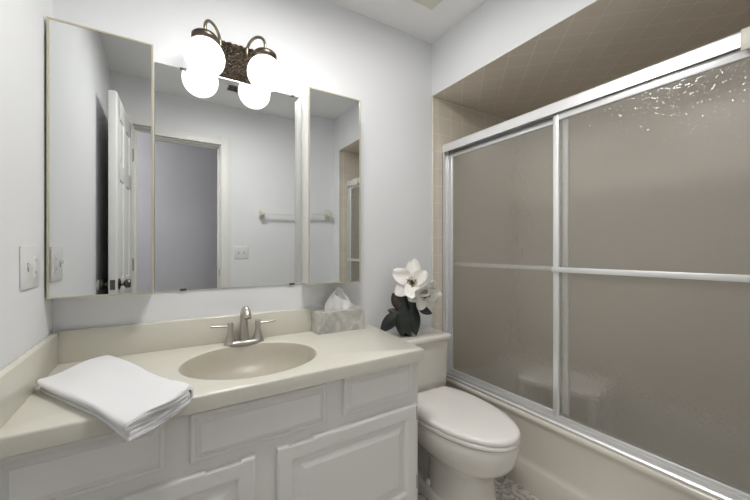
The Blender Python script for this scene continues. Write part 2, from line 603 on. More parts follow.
mb = MB()
ring_top = [(*inset(p, 0.006), ztop(*p)) for p in outer]
ring_e1 = [(*inset(p, 0.0015), ztop(*p) - 0.002) for p in outer]
ring_e2 = [(*p, ztop(*p) - 0.007) for p in outer]
ring_b = [(*p, ztop(*p) - 0.046) for p in outer]
ring_b2 = [(*inset(p, 0.02), ztop(*p) - 0.046) for p in outer]
mb.loft([oval(1.0, -0.004), oval(1.02, -0.0005), oval(1.035, 0), ring_top, ring_e1, ring_e2, ring_b, ring_b2], cap0=False, cap1=False)
mb.loft([ring_b2, oval(1.06, -0.046)], cap0=False, cap1=False)
obj('counter_slab', mb, M['marble'], ct, angle=50)
bz = [(1.0, -0.004), (0.985, -0.010), (0.965, -0.022), (0.93, -0.045), (0.87, -0.072), (0.77, -0.098), (0.62, -0.118), (0.42, -0.130), (0.22, -0.135), (0.09, -0.137)]
mb = MB()
mb.loft([oval(k, z) for k, z in bz], cap0=False, cap1=True)
mb.loft([oval(1.0, -0.004), oval(1.045, -0.02), oval(1.02, -0.06), oval(0.9, -0.11), oval(0.6, -0.14), oval(0.15, -0.15)], cap0=False, cap1=True)
obj('sink_basin', mb, M['basin'], ct, angle=60, label='tan oval sink basin')
obj('sink_drain', MB().lathe([(0.001, 0.001), (0.02, 0.001), (0.03, 0.003), (0.032, 0.0), (0.03, -0.01)], (SC[0], SC[1], 0.7505 - 0.137)), M['nickel'], ct,
    label='chrome drain ring')
obj('backsplash', MB().prism([(XL, 1.578), (0.80, 1.578), (0.80, YB), (XL, YB)], ztop(0, 1.58) - 0.003, 0.869), M['marble'], ct, bevel=0.006)
obj('side_splash', MB().prism([(XL, 1.05), (XL + 0.02, 1.05), (XL + 0.02, 1.579), (XL, 1.579)], lambda x, y: ztop(x, y) - 0.003, 0.867), M['marble'], ct, bevel=0.006)

# faucet
FX, FY = 0.287, 1.532
fz = ztop(FX, FY)
fc = thing('bathroom_faucet', (FX, FY, fz), 'brushed nickel two handle faucet behind the oval sink', 'faucet')


def stadium(hw, hd, z, n=40):
    pts = []
    for i in range(n):
        a = 2 * PI * i / n
        x = math.copysign(abs(math.cos(a)) ** 0.55, math.cos(a)) * hw
        y = math.copysign(abs(math.sin(a)) ** 0.8, math.sin(a)) * hd
        pts.append((FX + x, FY + y, z))
    return pts


obj('faucet_base', MB().loft([stadium(0.082, 0.027, fz), stadium(0.082, 0.027, fz + 0.006), stadium(0.078, 0.023, fz + 0.013), stadium(0.066, 0.015, fz + 0.016)]), M['nickel'], fc, angle=50)
pts, rad = [], []
for i in range(22):
    t = i / 21
    a = t * PI * 0.94
    if t < 0.35:
        q = t / 0.35
        pts.append((FX, FY + 0.006 + 0.004 * q, fz + 0.010 + 0.092 * q))
        rad.append(0.0205 - 0.005 * q)
    else:
        q = (t - 0.35) / 0.65
        a = q * PI * 0.86
        pts.append((FX, FY + 0.010 - 0.040 * (1 - math.cos(a)), fz + 0.102 + 0.045 * math.sin(a) - 0.006 * q))
        rad.append(0.0155 + 0.0022 * math.sin(q * PI))
obj('spout', MB().tube(pts, rad, 16), M['nickel'], fc, angle=70)
for sx in (-1, 1):
    hx = FX + sx * 0.056
    h = obj('handle', MB().lathe([(0.001, 0.010), (0.023, 0.010), (0.021, 0.018), (0.0145, 0.040), (0.0105, 0.062), (0.012, 0.066), (0.012, 0.088), (0.009, 0.093), (0.001, 0.094)], (hx, FY, fz), n=20), M['nickel'], fc)
    obj('lever', MB().tube([(hx, FY, fz + 0.078), (hx + sx * 0.03, FY - 0.002, fz + 0.080), (hx + sx * 0.07, FY - 0.004, fz + 0.083), (hx + sx * 0.077, FY - 0.004, fz + 0.0835)],
                           [0.0045, 0.0045, 0.0048, 0.0035], 10), M['nickel'], h)

# cabinet body: vertical prism following the slightly skewed front
FS = 0.0257                                         # slope of the front line


def yf(x):
    return 1.116 + (x - 0.9) * FS


vc = thing('vanity_cabinet', (0.28, 1.35, 0), 'white painted vanity cabinet with raised panel doors, beside the toilet', 'cabinet')
mb = MB().prism([(XL, yf(XL)), (0.902, yf(0.902)), (0.902, YB), (XL, YB)], 0.10, 0.701)
# hollow the part the basin hangs in by keeping walls only
mb = MB()
mb.prism([(XL, yf(XL)), (0.902, yf(0.902)), (0.902, yf(0.902) + 0.02), (XL, yf(XL) + 0.02)], 0.10, 0.699)
mb.prism([(0.884, yf(0.884) + 0.02), (0.902, yf(0.902) + 0.02), (0.902, YB - 0.001), (0.884, YB - 0.001)], 0.0, 0.699)
mb.prism([(XL + 0.001, yf(XL) + 0.02), (XL + 0.018, yf(XL) + 0.02), (XL + 0.018, YB - 0.001), (XL + 0.001, YB - 0.001)], 0.0, 0.699)
mb.prism([(XL + 0.018, yf(XL) + 0.02), (0.884, yf(0.884) + 0.02), (0.884, YB - 0.001), (XL + 0.018, YB - 0.001)], 0.10, 0.118)
mb.prism([(XL + 0.018, yf(XL) + 0.07), (0.884, yf(0.884) + 0.07), (0.884, yf(0.884) + 0.085), (XL + 0.018, yf(XL) + 0.085)], 0.0, 0.10)
obj('cabinet_body', mb, M['cab'], vc, bevel=0.0015)


def front(name, x0, x1, z0, z1, t=0.019, frame=0.058, kind='door', notch=None):
    """raised-panel slab on the skewed front; local u = x, v = z, d = distance towards the room"""
    def P(x, z, d):
        return (x, yf(x) - d, z)

    def rect(i, d):
        a, b_, c, e = x0 + i, x1 - i, z0 + i, z1 - i
        pts = [(a, c), (b_, c), (b_, e)]
        if notch:
            n0, n1 = notch
            dep = 0.007 if d < t - 0.001 or i < 0.006 else 0.0
            dep = 0.007 if i < 0.003 else (0.004 if i < 0.008 else 0.0)
            cl = lambda v, k: min(max(v, a + 0.002 * k), b_ - 0.002 * (5 - k))
            pts += [(cl(n1 + 0.006, 4), e), (cl(n1, 3), e - dep), (cl(n0, 2), e - dep), (cl(n0 - 0.006, 1), e)]
        pts += [(a, e)]
        return [P(x, z, d) for x, z in pts]
    if kind == 'door':
        seq = [(0, 0.0), (0, t - 0.006), (0.003, t - 0.002), (0.008, t), (frame - 0.012, t), (frame - 0.006, t - 0.002), (frame, t - 0.007),
               (frame + 0.012, t - 0.008), (frame + 0.034, t - 0.002), (frame + 0.037, t - 0.001)]
    else:
        seq = [(0, 0.0), (0, t - 0.010), (0.003, t - 0.007), (0.010, t - 0.007), (0.012, t - 0.010), (0.014, t - 0.010), (0.028, t - 0.002), (0.029, t)]
    rings = [rect(i, d) for i, d in seq]
    return MB().loft(rings)


d = front('door', 0.303, 0.884, 0.115, 0.515, notch=(0.345, 0.425))
d1 = obj('cabinet_door', d, M['cab'], vc, smooth=False)
for z in (0.475, 0.19):
    obj('hinge', MB().box(0.8845, 0.8885, yf(0.886) - 0.012, yf(0.886), z - 0.028, z + 0.028), M['pewter'], d1, bevel=0.001)
d2 = obj('cabinet_door', front('door', -0.320, 0.236, 0.115, 0.515, notch=(0.10, 0.19)), M['cab'], vc, smooth=False)
for z in (0.475, 0.19):
    obj('hinge', MB().box(-0.3245, -0.3205, yf(-0.32) - 0.012, yf(-0.32), z - 0.028, z + 0.028), M['pewter'], d2, bevel=0.001)
obj('drawer_front', front('drawer', 0.546, 0.868, 0.554, 0.692, kind='drawer'), M['cab'], vc, smooth=False)
obj('drawer_front', front('drawer', -0.326, -0.003, 0.554, 0.690, kind='drawer'), M['cab'], vc, smooth=False)
obj('false_front', front('drawer', 0.058, 0.478, 0.547, 0.688, kind='drawer'), M['cab'], vc, smooth=False, label='fixed panel below the sink')

# ------------------------------------------------------------------ folded towel on the counter corner
def towel():
    # corners in plan: back, left, right(near sink), front (hanging over the edge)
    B, L_, Rr, F = Vector((-0.165, 1.505)), Vector((-0.312, 1.312)), Vector((0.063, 1.035)), Vector((-0.078, 0.935))
    NL = 46
    th = 0.0072
    # cross-section: one continuous strip folded in half twice; t in [0,1] from left side to the sink side
    path = []
    n = 16

    def run(t0, t1, z):
        for i in range(n + 1):
            path.append((t0 + (t1 - t0) * i / n, z))

    def arc(t, zc, rz_, sgn, rt):
        for i in range(1, 10):
            a = -PI / 2 + PI * i / 10 if zdir > 0 else PI / 2 - PI * i / 10
            path.append((t + sgn * rt * math.cos(a), zc + rz_ * math.sin(a)))
    zdir = 1
    z0, z1, z2, z3 = 0.0042, 0.0125, 0.0215, 0.0305
    run(0.03, 0.93, z0)
    arc(0.93, (z0 + z3) / 2, (z3 - z0) / 2, 1, 0.07)
    run(0.93, 0.035, z3)
    zdir = -1
    arc(0.035, (z2 + z3) / 2, (z3 - z2) / 2, -1, 0.03)
    run(0.035, 0.90, z2)
    arc(0.90, (z1 + z2) / 2, (z2 - z1) / 2, 1, 0.035)
    run(0.90, 0.04, z1)
    # offset both sides for thickness
    sec = []
    W = 0.2
    m = len(path)
    nrm = []
    for i in range(m):
        a = path[max(i - 1, 0)]
        b_ = path[min(i + 1, m - 1)]
        dx, dz = (b_[0] - a[0]) * W, b_[1] - a[1]
        l = math.hypot(dx, dz) or 1
        nrm.append((-dz / l / W, dx / l))
    up = [(p[0] + q[0] * th / 2, p[1] + q[1] * th / 2) for p, q in zip(path, nrm)]
    dn = [(p[0] - q[0] * th / 2, p[1] - q[1] * th / 2) for p, q in zip(path, nrm)]
    sec = up + dn[::-1]
    rings = []
    rnd = random.Random(3)
    ph = [rnd.uniform(0, 6) for _ in range(6)]
    for k in range(NL + 1):
        s_ = k / NL
        ring = []
        for j, (t, z) in enumerate(sec):
            # rounded corners near the two ends
            e = 0.012 * (1 - min(1, min(s_, 1 - s_) * 12)) ** 2
            tt = 0.5 + (t - 0.5) * (1 - e * 2.5)
            a = B + (Rr - B) * s_
            b_ = L_ + (F - L_) * s_
            p = b_ + (a - b_) * tt
            # end edge bows out gently
            p += (Rr - B).normalized() * (0.010 * math.sin(PI * min(1, max(0, tt))) * (1 if s_ > 0.5 else -0.6) * abs(2 * s_ - 1) ** 3)
            edge = 1.046 + (p.x - XL) * 0.0257
            over = max(0.0, edge + 0.012 - p.y)
            base = ztop(p.x, p.y)
            drop = 2.0 * over ** 2 if over < 0.06 else 2.0 * 0.0036 + (over - 0.06) * 0.26
            puff = 1 + 0.14 * math.sin(3.1 * s_ * PI + ph[0]) * math.sin(2.3 * tt * PI + ph[1]) + 0.06 * math.sin(9 * s_ + ph[2] + 5 * tt)
            if s_ > 0.8:
                puff += (s_ - 0.8) * 1.6
            zz = base + 0.0006 + z * puff - drop
            ring.append((p.x, p.y, zz))
        rings.append(ring)
    return MB().loft(rings)


tw = obj('folded_towel', towel(), M['cloth'], angle=80)
tag(tw, 'white terry towel folded flat on the counter corner, overhanging its front edge', 'towel')

# ------------------------------------------------------------------ tissue box
bx0, bx1, by0, by1 = 0.607, 0.862, 1.492, 1.575
bz0 = ztop(0.7, 1.5)
bz1 = bz0 + 0.104
tb = thing('tissue_box', (0.735, 1.535, bz0), 'grey stone tissue box with a white tissue, on the counter below the right cabinet', 'tissue box')
mb = MB()
rO = [(bx0, by0), (bx1, by0), (bx1, by1), (bx0, by1)]


def rr(i, j=None):
    j = i if j is None else j
    return [(bx0 + i, by0 + j), (bx1 - i, by0 + j), (bx1 - i, by1 - j), (bx0 + i, by1 - j)]


seq = [(rr(0), bz0), (rr(0), bz1 - 0.003), (rr(0.003), bz1), (rr(0.045, 0.026), bz1), (rr(0.047, 0.028), bz1 - 0.004), (rr(0.047, 0.028), bz1 - 0.03)]
mb.loft([[(*p, z) for p in r_] for r_, z in seq], cap0=True, cap1=False)
obj('box_cover', mb, M['stone'], tb, smooth=False)
obj('slot_liner', MB().box(bx0 + 0.046, bx1 - 0.046, by0 + 0.027, by1 - 0.027, bz1 - 0.031, bz1 - 0.027), M['dark'], tb)


def tissue():
    mb = MB()
    for sheet in range(2):
        NU, NV = 26, 18
        vs, fs = [], []
        for j in range(NV + 1):
            v = j / NV
            for i in range(NU + 1):
                u = i / NU
                if sheet == 0:
                    wdt = 0.10 * (1 - v) ** 0.8 + 0.055 * math.sin(PI * min(1, v * 0.93)) ** 0.7 + 0.018
                    x = 0.725 + 0.012 * v + (u - 0.5) * wdt
                    top = 0.125 * (1 - 0.9 * abs(u - 0.45) ** 2.2)
                    z = bz1 - 0.015 + v * top
                    y = 1.533 + 0.010 * math.sin(u * 11 + 2 * v) * (1 - 0.4 * v) + 0.012 * math.cos((u - 0.5) * 4)
                else:
                    x = 0.735 + (u - 0.5) * (0.05 + 0.02 * v) + 0.075 * v ** 1.3 * max(0, u - 0.1)
                    z = bz1 - 0.012 + 0.075 * (1 - u) * v + 0.018 * v
                    y = 1.522 - 0.014 * v + 0.006 * math.sin(u * 12 + 3 * v)
                vs.append((x, y, z))
        for j in range(NV):
            for i in range(NU):
                a = j * (NU + 1) + i
                fs.append((a, a + 1, a + NU + 2, a + NU + 1))
        mb.add(vs, fs)
    return mb


obj('tissue', tissue(), M['tissue'], tb, solid=0.0009, angle=80)

# ------------------------------------------------------------------ mirror cabinets and the plain mirror
CZ0, CZ1, CY = 0.992, 1.912, YB - 0.105


def medicine(x0, x1, label):
    t = thing('mirrored_cabinet', ((x0 + x1) / 2, YB, CZ0), label, 'mirrored cabinet')
    obj('cabinet_case', MB().box(x0 + 0.001, x1 - 0.001, CY + 0.018, YB, CZ0 + 0.002, CZ1 - 0.002), M['cab'], t, bevel=0.001)
    dd = obj('mirror_door', MB().box(x0, x1, CY + 0.004, CY + 0.016, CZ0, CZ1), M['cab'], t, bevel=0.001)
    f = MB()
    wd = 0.006
    f.box(x0, x0 + wd, CY - 0.001, CY + 0.0045, CZ0, CZ1).box(x1 - wd, x1, CY - 0.001, CY + 0.0045, CZ0, CZ1)
    f.box(x0 + wd, x1 - wd, CY - 0.001, CY + 0.0045, CZ0, CZ0 + wd).box(x0 + wd, x1 - wd, CY - 0.001, CY + 0.0045, CZ1 - wd, CZ1)
    obj('door_trim', f, M['gold'], dd)
    obj('mirror_glass', MB().box(x0 + wd, x1 - wd, CY + 0.0012, CY + 0.0042, CZ0 + wd, CZ1 - wd), M['mirror'], dd, smooth=False)
    return t


medicine(-0.330, -0.040, 'wider mirrored wall cabinet with pale gold edges, next to the left wall')
medicine(0.563, 0.838, 'narrower mirrored wall cabinet with pale gold edges, above the tissue box')
mr = thing('wall_mirror', (0.26, YB, 0.985), 'frameless wall mirror between the two mirrored cabinets, above the sink', 'mirror')
obj('mirror_glass', MB().box(-0.038, 0.561, YB - 0.006, YB - 0.001, 0.989, 1.897), M['mirror'], mr, smooth=False)
for x, z, s_ in ((0.06, 1.897, 1), (0.515, 1.897, 1), (0.06, 0.989, -1), (0.515, 0.989, -1)):
    obj('mirror_clip', MB().box(x - 0.012, x + 0.012, YB - 0.009, YB - 0.0005, z - 0.006 if s_ > 0 else z - 0.003, z + 0.003 if s_ > 0 else z + 0.006), M['pewter'], mr, bevel=0.001)
obj('mirror_channel', MB().box(0.085, 0.49, YB - 0.008, YB - 0.0005, 1.897, 1.901), M['alu'], mr)

# ------------------------------------------------------------------ vanity light
vl = thing('vanity_light', (0.26, YB, 1.98), 'bronze vanity light with two lit white glass globes above the mirror', 'wall light')
# filigree backplate: scalloped outline with relief
PX0, PX1, PZ0, PZ1 = 0.175, 0.345, 1.905, 2.058
NU, NV = 84, 76
vs, fs = [], []
for j in range(NV + 1):
    for i in range(NU + 1):
        u, v = i / NU, j / NV
        x = PX0 + (PX1 - PX0) * u
        z = PZ0 + (PZ1 - PZ0) * v
        # scallops on the border
        ex = abs(2 * v - 1) ** 10
        ez = abs(2 * u - 1) ** 10
        z += (1 if v > 0.5 else -1) * ex * 0.005 * abs(math.sin(u * PI * 7))
        x += (1 if u > 0.5 else -1) * ez * 0.005 * abs(math.sin(v * PI * 6))
        m_ = min(u, 1 - u) * (PX1 - PX0), min(v, 1 - v) * (PZ1 - PZ0)
        m_ = min(m_)
        dome = 0.022 * min(1, m_ / 0.03) ** 0.6
        rel = 0.0048 * math.sin(x * 520 + 2.2 * math.sin(z * 410)) * math.sin(z * 560 + 2.0 * math.sin(x * 380))
        rel += 0.002 if 0.018 < m_ < 0.023 else 0
        vs.append((x, YB - 0.004 - dome - rel, z))
for j in range(NV):
    for i in range(NU):
        a = j * (NU + 1) + i
        fs.append((a, a + 1, a + NU + 2, a + NU + 1))
mb = MB().add(vs, fs)
obj('backplate', mb, M['bronze'], vl, solid=0.003, angle=60, label='ornate pierced bronze backplate')
GX = (0.131, 0.364)
GY, GZ, GR = 1.49, 1.914, 0.0735
for gx, ax in zip(GX, (0.198, 0.306)):
    c0 = Vector((gx, GY, 2.004))
    c1 = Vector((ax, 1.578, 2.025))
    pts = [c0, c0 + Vector((0, 0, 0.03))]
    for i in range(1, 16):
        t = i / 16
        p = c0.lerp(c1, 0.5 - 0.5 * math.cos(PI * t))
        p.z = 2.034 + 0.050 * math.sin(PI * t) + (0.0 if t < 0.5 else 0.0)
        pts.append(p)
    pts += [Vector((ax, 1.574, 2.030)), Vector((ax, 1.578, 2.015)), Vector((ax, 1.584, 2.0))]
    obj('lamp_arm', MB().tube(pts, 0.0062, 12), M['brass'], vl, angle=80)
    obj('globe_fitter', MB().lathe([(0.001, 0.022), (0.012, 0.022), (0.016, 0.016), (0.040, 0.013), (0.048, 0.005), (0.048, -0.008), (0.044, -0.015), (0.041, -0.015), (0.001, -0.010)],
                                   (gx, GY, 1.992), n=36), M['bronze'], vl)
    obj('glass_globe', MB().sphere((gx, GY, GZ), GR, 40), M['globe'], vl, angle=80, label='lit white opal glass globe')

# ------------------------------------------------------------------ wall plates
def wall_plate(name, origin, axis, w_, h_, gang, label, cat):
    """axis 'X' : on the left wall facing +X, 'Y' : on the front wall facing +Y"""
    t = thing(name, origin, label, cat)
    ox, oy, oz = origin

    def bx(u0, u1, z0, z1, d0, d1):
        if axis == 'X':
            return (ox + d0, ox + d1, oy + u0, oy + u1, oz + z0, oz + z1)
        return (ox + u0, ox + u1, oy + d0, oy + d1, oz + z0, oz + z1)
    obj('cover_plate', MB().box(*bx(-w_ / 2, w_ / 2, -h_ / 2, h_ / 2, 0, 0.006)), M['plate'], t, bevel=0.003)
    for u, kind in gang:
        if kind == 'toggle':
            obj('switch_slot', MB().box(*bx(u - 0.005, u + 0.005, -0.012, 0.012, 0.0055, 0.0066)), M['slot'], t)
            obj('toggle', MB().box(*bx(u - 0.004, u + 0.004, 0.0, 0.009, 0.006, 0.016)), M['plate'], t, bevel=0.001)
        else:
            f = obj('outlet_face', MB().box(*bx(u - 0.0165, u + 0.0165, -0.034, 0.034, 0.005, 0.0075)), M['plate'], t, bevel=0.001)
            for zc in (0.018, -0.018):
                obj('outlet_slots', MB().box(*bx(u - 0.007, u - 0.005, zc - 0.004, zc + 0.005, 0.0073, 0.0079))
                    .box(*bx(u + 0.005, u + 0.007, zc - 0.004, zc + 0.005, 0.0073, 0.0079)), M['slot'], f)
    return t


wall_plate('switch_plate', (XL, 1.356, 1.103), 'X', 0.15, 0.122, ((-0.03, 'toggle'), (0.03, 'outlet')),
           'white wide switch and outlet plate on the left wall beside the mirrored cabinet', 'switch plate')
wall_plate('switch_plate', (0.58, YF, 1.135), 'Y', 0.118, 0.116, ((-0.023, 'toggle'), (0.023, 'toggle')),
           'white double switch plate beside the door frame, seen in the mirror', 'switch plate')

# towel bar on the front wall
tr = thing('towel_bar', (1.04, YF, 1.5), 'white towel bar on the wall beside the door, seen in the mirrors', 'towel bar')
for x in (0.756, 1.33):
    obj('bar_post', MB().box(x - 0.026, x + 0.026, YF, YF + 0.014, 1.455, 1.545).box(x - 0.018, x + 0.018, YF + 0.01, YF + 0.055, 1.475, 1.522)
        .box(x - 0.018, x + 0.018, YF + 0.05, YF + 0.075, 1.478, 1.52), M['fan'], tr, bevel=0.004, label='cream ceramic post')
obj('bar', MB().box(0.77, 1.316, YF + 0.055, YF + 0.069, 1.49, 1.508), M['plate'], tr, bevel=0.003)

# ------------------------------------------------------------------ toilet
TX = 1.150
TL = thing('toilet', (TX, 1.22, 0), 'bone white two piece toilet with closed lid, between the vanity and the tub', 'toilet')


def egg(z, hw, yb, yfr, yc=None, n=56, pw=2.0, cut=None):
    """horizontal outline: yb back, yfr front (world Y), yc widest line"""
    yc = yc if yc is not None else (yb + yfr) / 2
    out = []
    for i in range(n):
        a = 2 * PI * i / n
        c, s_ = math.cos(a), math.sin(a)
        x = math.copysign(abs(c) ** (2 / pw), c) * hw
        ys = math.copysign(abs(s_) ** (2 / pw), s_)
        y = yc + ys * (yb - yc) if s_ > 0 else yc + ys * (yc - yfr)
        if cut is not None:
            y = min(y, cut)
        out.append((TX + x, y, z))
    return out


# bowl and pedestal
mb = MB()
mb.loft([egg(0.000, 0.120, 1.50, 0.945, 1.25, pw=3.4), egg(0.034, 0.118, 1.50, 0.948, 1.25, pw=3.4), egg(0.050, 0.112, 1.49, 0.954, 1.25, pw=3.4), egg(0.056, 0.09, 1.47, 0.98, 1.25, pw=3.4)])
mb.loft([egg(0.050, 0.112, 1.27, 0.953, 1.11, pw=3.0), egg(0.10, 0.108, 1.27, 0.958, 1.11, pw=2.9), egg(0.17, 0.104, 1.27, 0.958, 1.12, pw=2.8), egg(0.205, 0.110, 1.30, 0.948, 1.14, pw=2.6),
         egg(0.225, 0.128, 1.36, 0.920, 1.16, pw=2.4), egg(0.245, 0.148, 1.41, 0.886, 1.17, pw=2.3), egg(0.268, 0.162, 1.43, 0.862, 1.18, pw=2.2),
         egg(0.295, 0.173, 1.42, 0.847, 1.18, pw=2.15), egg(0.33, 0.181, 1.41, 0.838, 1.18, pw=2.1), egg(0.360, 0.181, 1.40, 0.834, 1.18, pw=2.1),
         egg(0.371, 0.180, 1.40, 0.839, 1.18, pw=2.1)])
mb.loft([egg(0.050, 0.078, 1.47, 1.18, 1.33, pw=3.0), egg(0.20, 0.070, 1.47, 1.18, 1.33, pw=3.0), egg(0.30, 0.09, 1.50, 1.2, 1.35, pw=3.0)])
mb.box(TX - 0.10, TX + 0.10, 1.33, 1.545, 0.27, 0.372)
obj('toilet_bowl', mb, M['porcelain'], TL, angle=55)
for sx in (-1, 1):
    obj('bolt_cap', MB().lathe([(0.014, 0), (0.014, 0.012), (0.010, 0.022), (0.001, 0.025)], (TX + sx * 0.100, 1.22, 0.055), n=20), M['seatpl'], TL)
obj('seat', MB().loft([egg(0.3740, 0.181, 1.46, 0.836, 1.18, cut=1.375, pw=2.1), egg(0.3780, 0.185, 1.47, 0.831, 1.18, cut=1.378, pw=2.1), egg(0.3880, 0.185, 1.47, 0.831, 1.18, cut=1.378, pw=2.1),
                       egg(0.3920, 0.185, 1.46, 0.835, 1.18, cut=1.375, pw=2.1)]), M['seatpl'], TL, angle=70)
obj('lid', MB().loft([egg(0.3945, 0.181, 1.46, 0.835, 1.18, cut=1.37, pw=2.1), egg(0.3980, 0.184, 1.47, 0.831, 1.18, cut=1.375, pw=2.1), egg(0.4080, 0.184, 1.47, 0.831, 1.18, cut=1.375, pw=2.1),
                      egg(0.4150, 0.182, 1.46, 0.838, 1.18, cut=1.37, pw=2.1), egg(0.4180, 0.165, 1.43, 0.860, 1.18, cut=1.355, pw=2.1), egg(0.4195, 0.10, 1.35, 0.95, 1.18, pw=2.1)]),
    M['seatpl'], TL, angle=70)
for sx in (-1, 1):
    obj('seat_hinge', MB().box(TX + sx * 0.075 - 0.022, TX + sx * 0.075 + 0.022, 1.352, 1.392, 0.374, 0.408), M['seatpl'], TL, bevel=0.006, seg=3)


def rrect(x0, x1, y0, y1, z, r=0.03, n=6):
    pts = []
    for cx, cy, a0 in ((x1 - r, y1 - r, 0), (x0 + r, y1 - r, 90), (x0 + r, y0 + r, 180), (x1 - r, y0 + r, 270)):
        for k in range(n + 1):
            a = R(a0 + 90 * k / n)
            pts.append((cx + r * math.cos(a), cy + r * math.sin(a), z))
    return pts


tx0, tx1 = TX - 0.195, TX + 0.200
mb = MB().loft([rrect(tx0 + 0.016, tx1 - 0.012, 1.400, 1.575, 0.368, 0.03), rrect(tx0 + 0.012, tx1 - 0.009, 1.392, 1.580, 0.385, 0.03), rrect(tx0, tx1, 1.380, 1.585, 0.664, 0.03)])
obj('tank', mb, M['porcelain'], TL, angle=50)
mb = MB().loft([rrect(tx0 - 0.006, tx1 + 0.006, 1.370, 1.590, 0.661, 0.028), rrect(tx0 - 0.009, tx1 + 0.009, 1.366, 1.592, 0.666, 0.028),
                rrect(tx0 - 0.009, tx1 + 0.009, 1.366, 1.592, 0.681, 0.028), rrect(tx0 - 0.003, tx1 + 0.003, 1.373, 1.588, 0.689, 0.026), rrect(tx0 + 0.01, tx1 - 0.01, 1.39, 1.58, 0.691, 0.02)])
obj('tank_lid', mb, M['porcelain'], TL, angle=50)
obj('flush_handle', MB().lathe([(0.001, 0), (0.014, 0), (0.014, -0.012), (0.001, -0.013)], (tx0 + 0.045, 1.383, 0.63), 'Y', 16)
    .tube([(tx0 + 0.045, 1.368, 0.63), (tx0 + 0.08, 1.362, 0.626), (tx0 + 0.115, 1.362, 0.622)], 0.006), M['nickel'], TL)

# ------------------------------------------------------------------ flowers on the tank lid
VX, VY, VZ = 1.118, 1.488, 0.691
fl = thing('flower_arrangement', (VX, VY, VZ), 'two large white magnolia blossoms with dark leaves, standing on the toilet tank', 'flowers')
obj('vase', MB().lathe([(0.001, 0.001), (0.030, 0.001), (0.038, 0.02), (0.043, 0.05), (0.040, 0.08), (0.036, 0.10), (0.034, 0.115), (0.038, 0.12), (0.034, 0.118), (0.030, 0.10), (0.001, 0.095)],
                       (VX, VY, VZ)), M['vase'], fl)
FWD = Vector((0.5259, 0.8506, 0))         # away from the camera position in plan
RGT = Vector((0.8506, -0.5259, 0))
UP = Vector((0, 0, 1))


def blade(base, dirv, face, length, width, curl=0.2, cup=0.15, nu=8, nv=12, tipr=0.5, wave=0.0, ph=0.0, basew=0.12):
    """leaf / petal: grows from base along dirv, surface normal near face"""
    dirv = Vector(dirv).normalized()
    face = Vector(face)
    face = (face - dirv * face.dot(dirv)).normalized()
    side = dirv.cross(face)
    vs, fs = [], []
    for j in range(nv + 1):
        t = j / nv
        wd = width * (basew * (1 - t) + math.sin(PI * min(1, t ** 0.85 * 0.985 + 0.008)) ** tipr * (1 - basew * (1 - t)))
        for i in range(nu + 1):
            u = 2 * i / nu - 1
            p = Vector(base) + dirv * (length * t * (1 - 0.25 * abs(curl) * t)) + face * (curl * length * t * t) + side * (u * wd / 2)
            p += face * (cup * wd * u * u) + face * wave * math.sin(6 * t + 3 * u + ph)
            vs.append(p)
    for j in range(nv):
        for i in range(nu):
            a = j * (nu + 1) + i
            fs.append((a, a + 1, a + nu + 2, a + nu + 1))
    return MB().add(vs, fs)


def at(dr_, df, dz):
    return Vector((VX, VY, VZ)) + RGT * dr_ + FWD * df + UP * dz


blos = [dict(c=at(0.030, -0.060, 0.292), n=(-0.25, -0.93, 0.25), r=0.118, k=6, a0=92, seed=1),
        dict(c=at(0.090, -0.085, 0.235), n=(0.10, -0.90, -0.42), r=0.105, k=6, a0=70, seed=5)]
for b_ in blos:
    rnd = random.Random(b_['seed'])
    n_ = (RGT * b_['n'][0] + FWD * b_['n'][1] + UP * b_['n'][2]).normalized()
    e1 = (UP - n_ * n_.dot(UP)).normalized()
    e2 = n_.cross(e1)
    c = b_['c']
    hd = obj('flower_head', MB().lathe([(0.001, -0.012), (0.012, -0.008), (0.014, 0.0), (0.008, 0.006), (0.001, 0.008)], tuple(c)), M['stamen'], fl, label='white blossom')
    for i in range(b_['k']):
        a = R(b_['a0'] - 90 + 360 / b_['k'] * i + rnd.uniform(-8, 8))
        dv = e1 * math.cos(a) + e2 * math.sin(a) + n_ * (0.30 if i % 2 else 0.12)
        obj('petal', blade(c + n_ * (0.002 * (i % 2)), dv, n_, b_['r'] * rnd.uniform(0.85, 1.12), b_['r'] * rnd.uniform(0.60, 0.74), curl=rnd.uniform(-0.08, 0.22),
                           cup=rnd.uniform(0.04, 0.2), tipr=0.55, wave=0.0055, ph=i * 1.7, nu=10, nv=14, basew=0.25), M['petal'], hd, solid=0.001, angle=80, smooth=True)
    mb = MB()
    for i in range(44):
        a = rnd.uniform(0, 2 * PI)
        r_ = rnd.uniform(0.004, 0.022)
        p = c + (e1 * math.cos(a) + e2 * math.sin(a)) * r_
        mb.tube([p, p + n_ * rnd.uniform(0.014, 0.024) + (e1 * math.cos(a) + e2 * math.sin(a)) * 0.006], [0.0015, 0.0024], 5)
    obj('stamens', mb, M['stamen'], hd)
    obj('stigma', MB().sphere(tuple(c + n_ * 0.020 - e1 * 0.003), 0.0105, 12), M['seed'], hd)
for p0, p1, p2 in ((at(0, 0, 0.10), at(-0.03, -0.01, 0.2), at(0.028, -0.05, 0.288)), (at(0.01, 0, 0.10), at(0.05, -0.01, 0.17), at(0.088, -0.07, 0.235)),
                   (at(-0.01, 0, 0.10), at(-0.05, -0.03, 0.14), at(-0.04, -0.04, 0.22))):
    pts = [p0.lerp(p1, t).lerp(p1.lerp(p2, t), t) for t in [i / 10 for i in range(11)]]
    obj('stem', MB().tube(pts, 0.0035, 8), M['stem'], fl, angle=80)
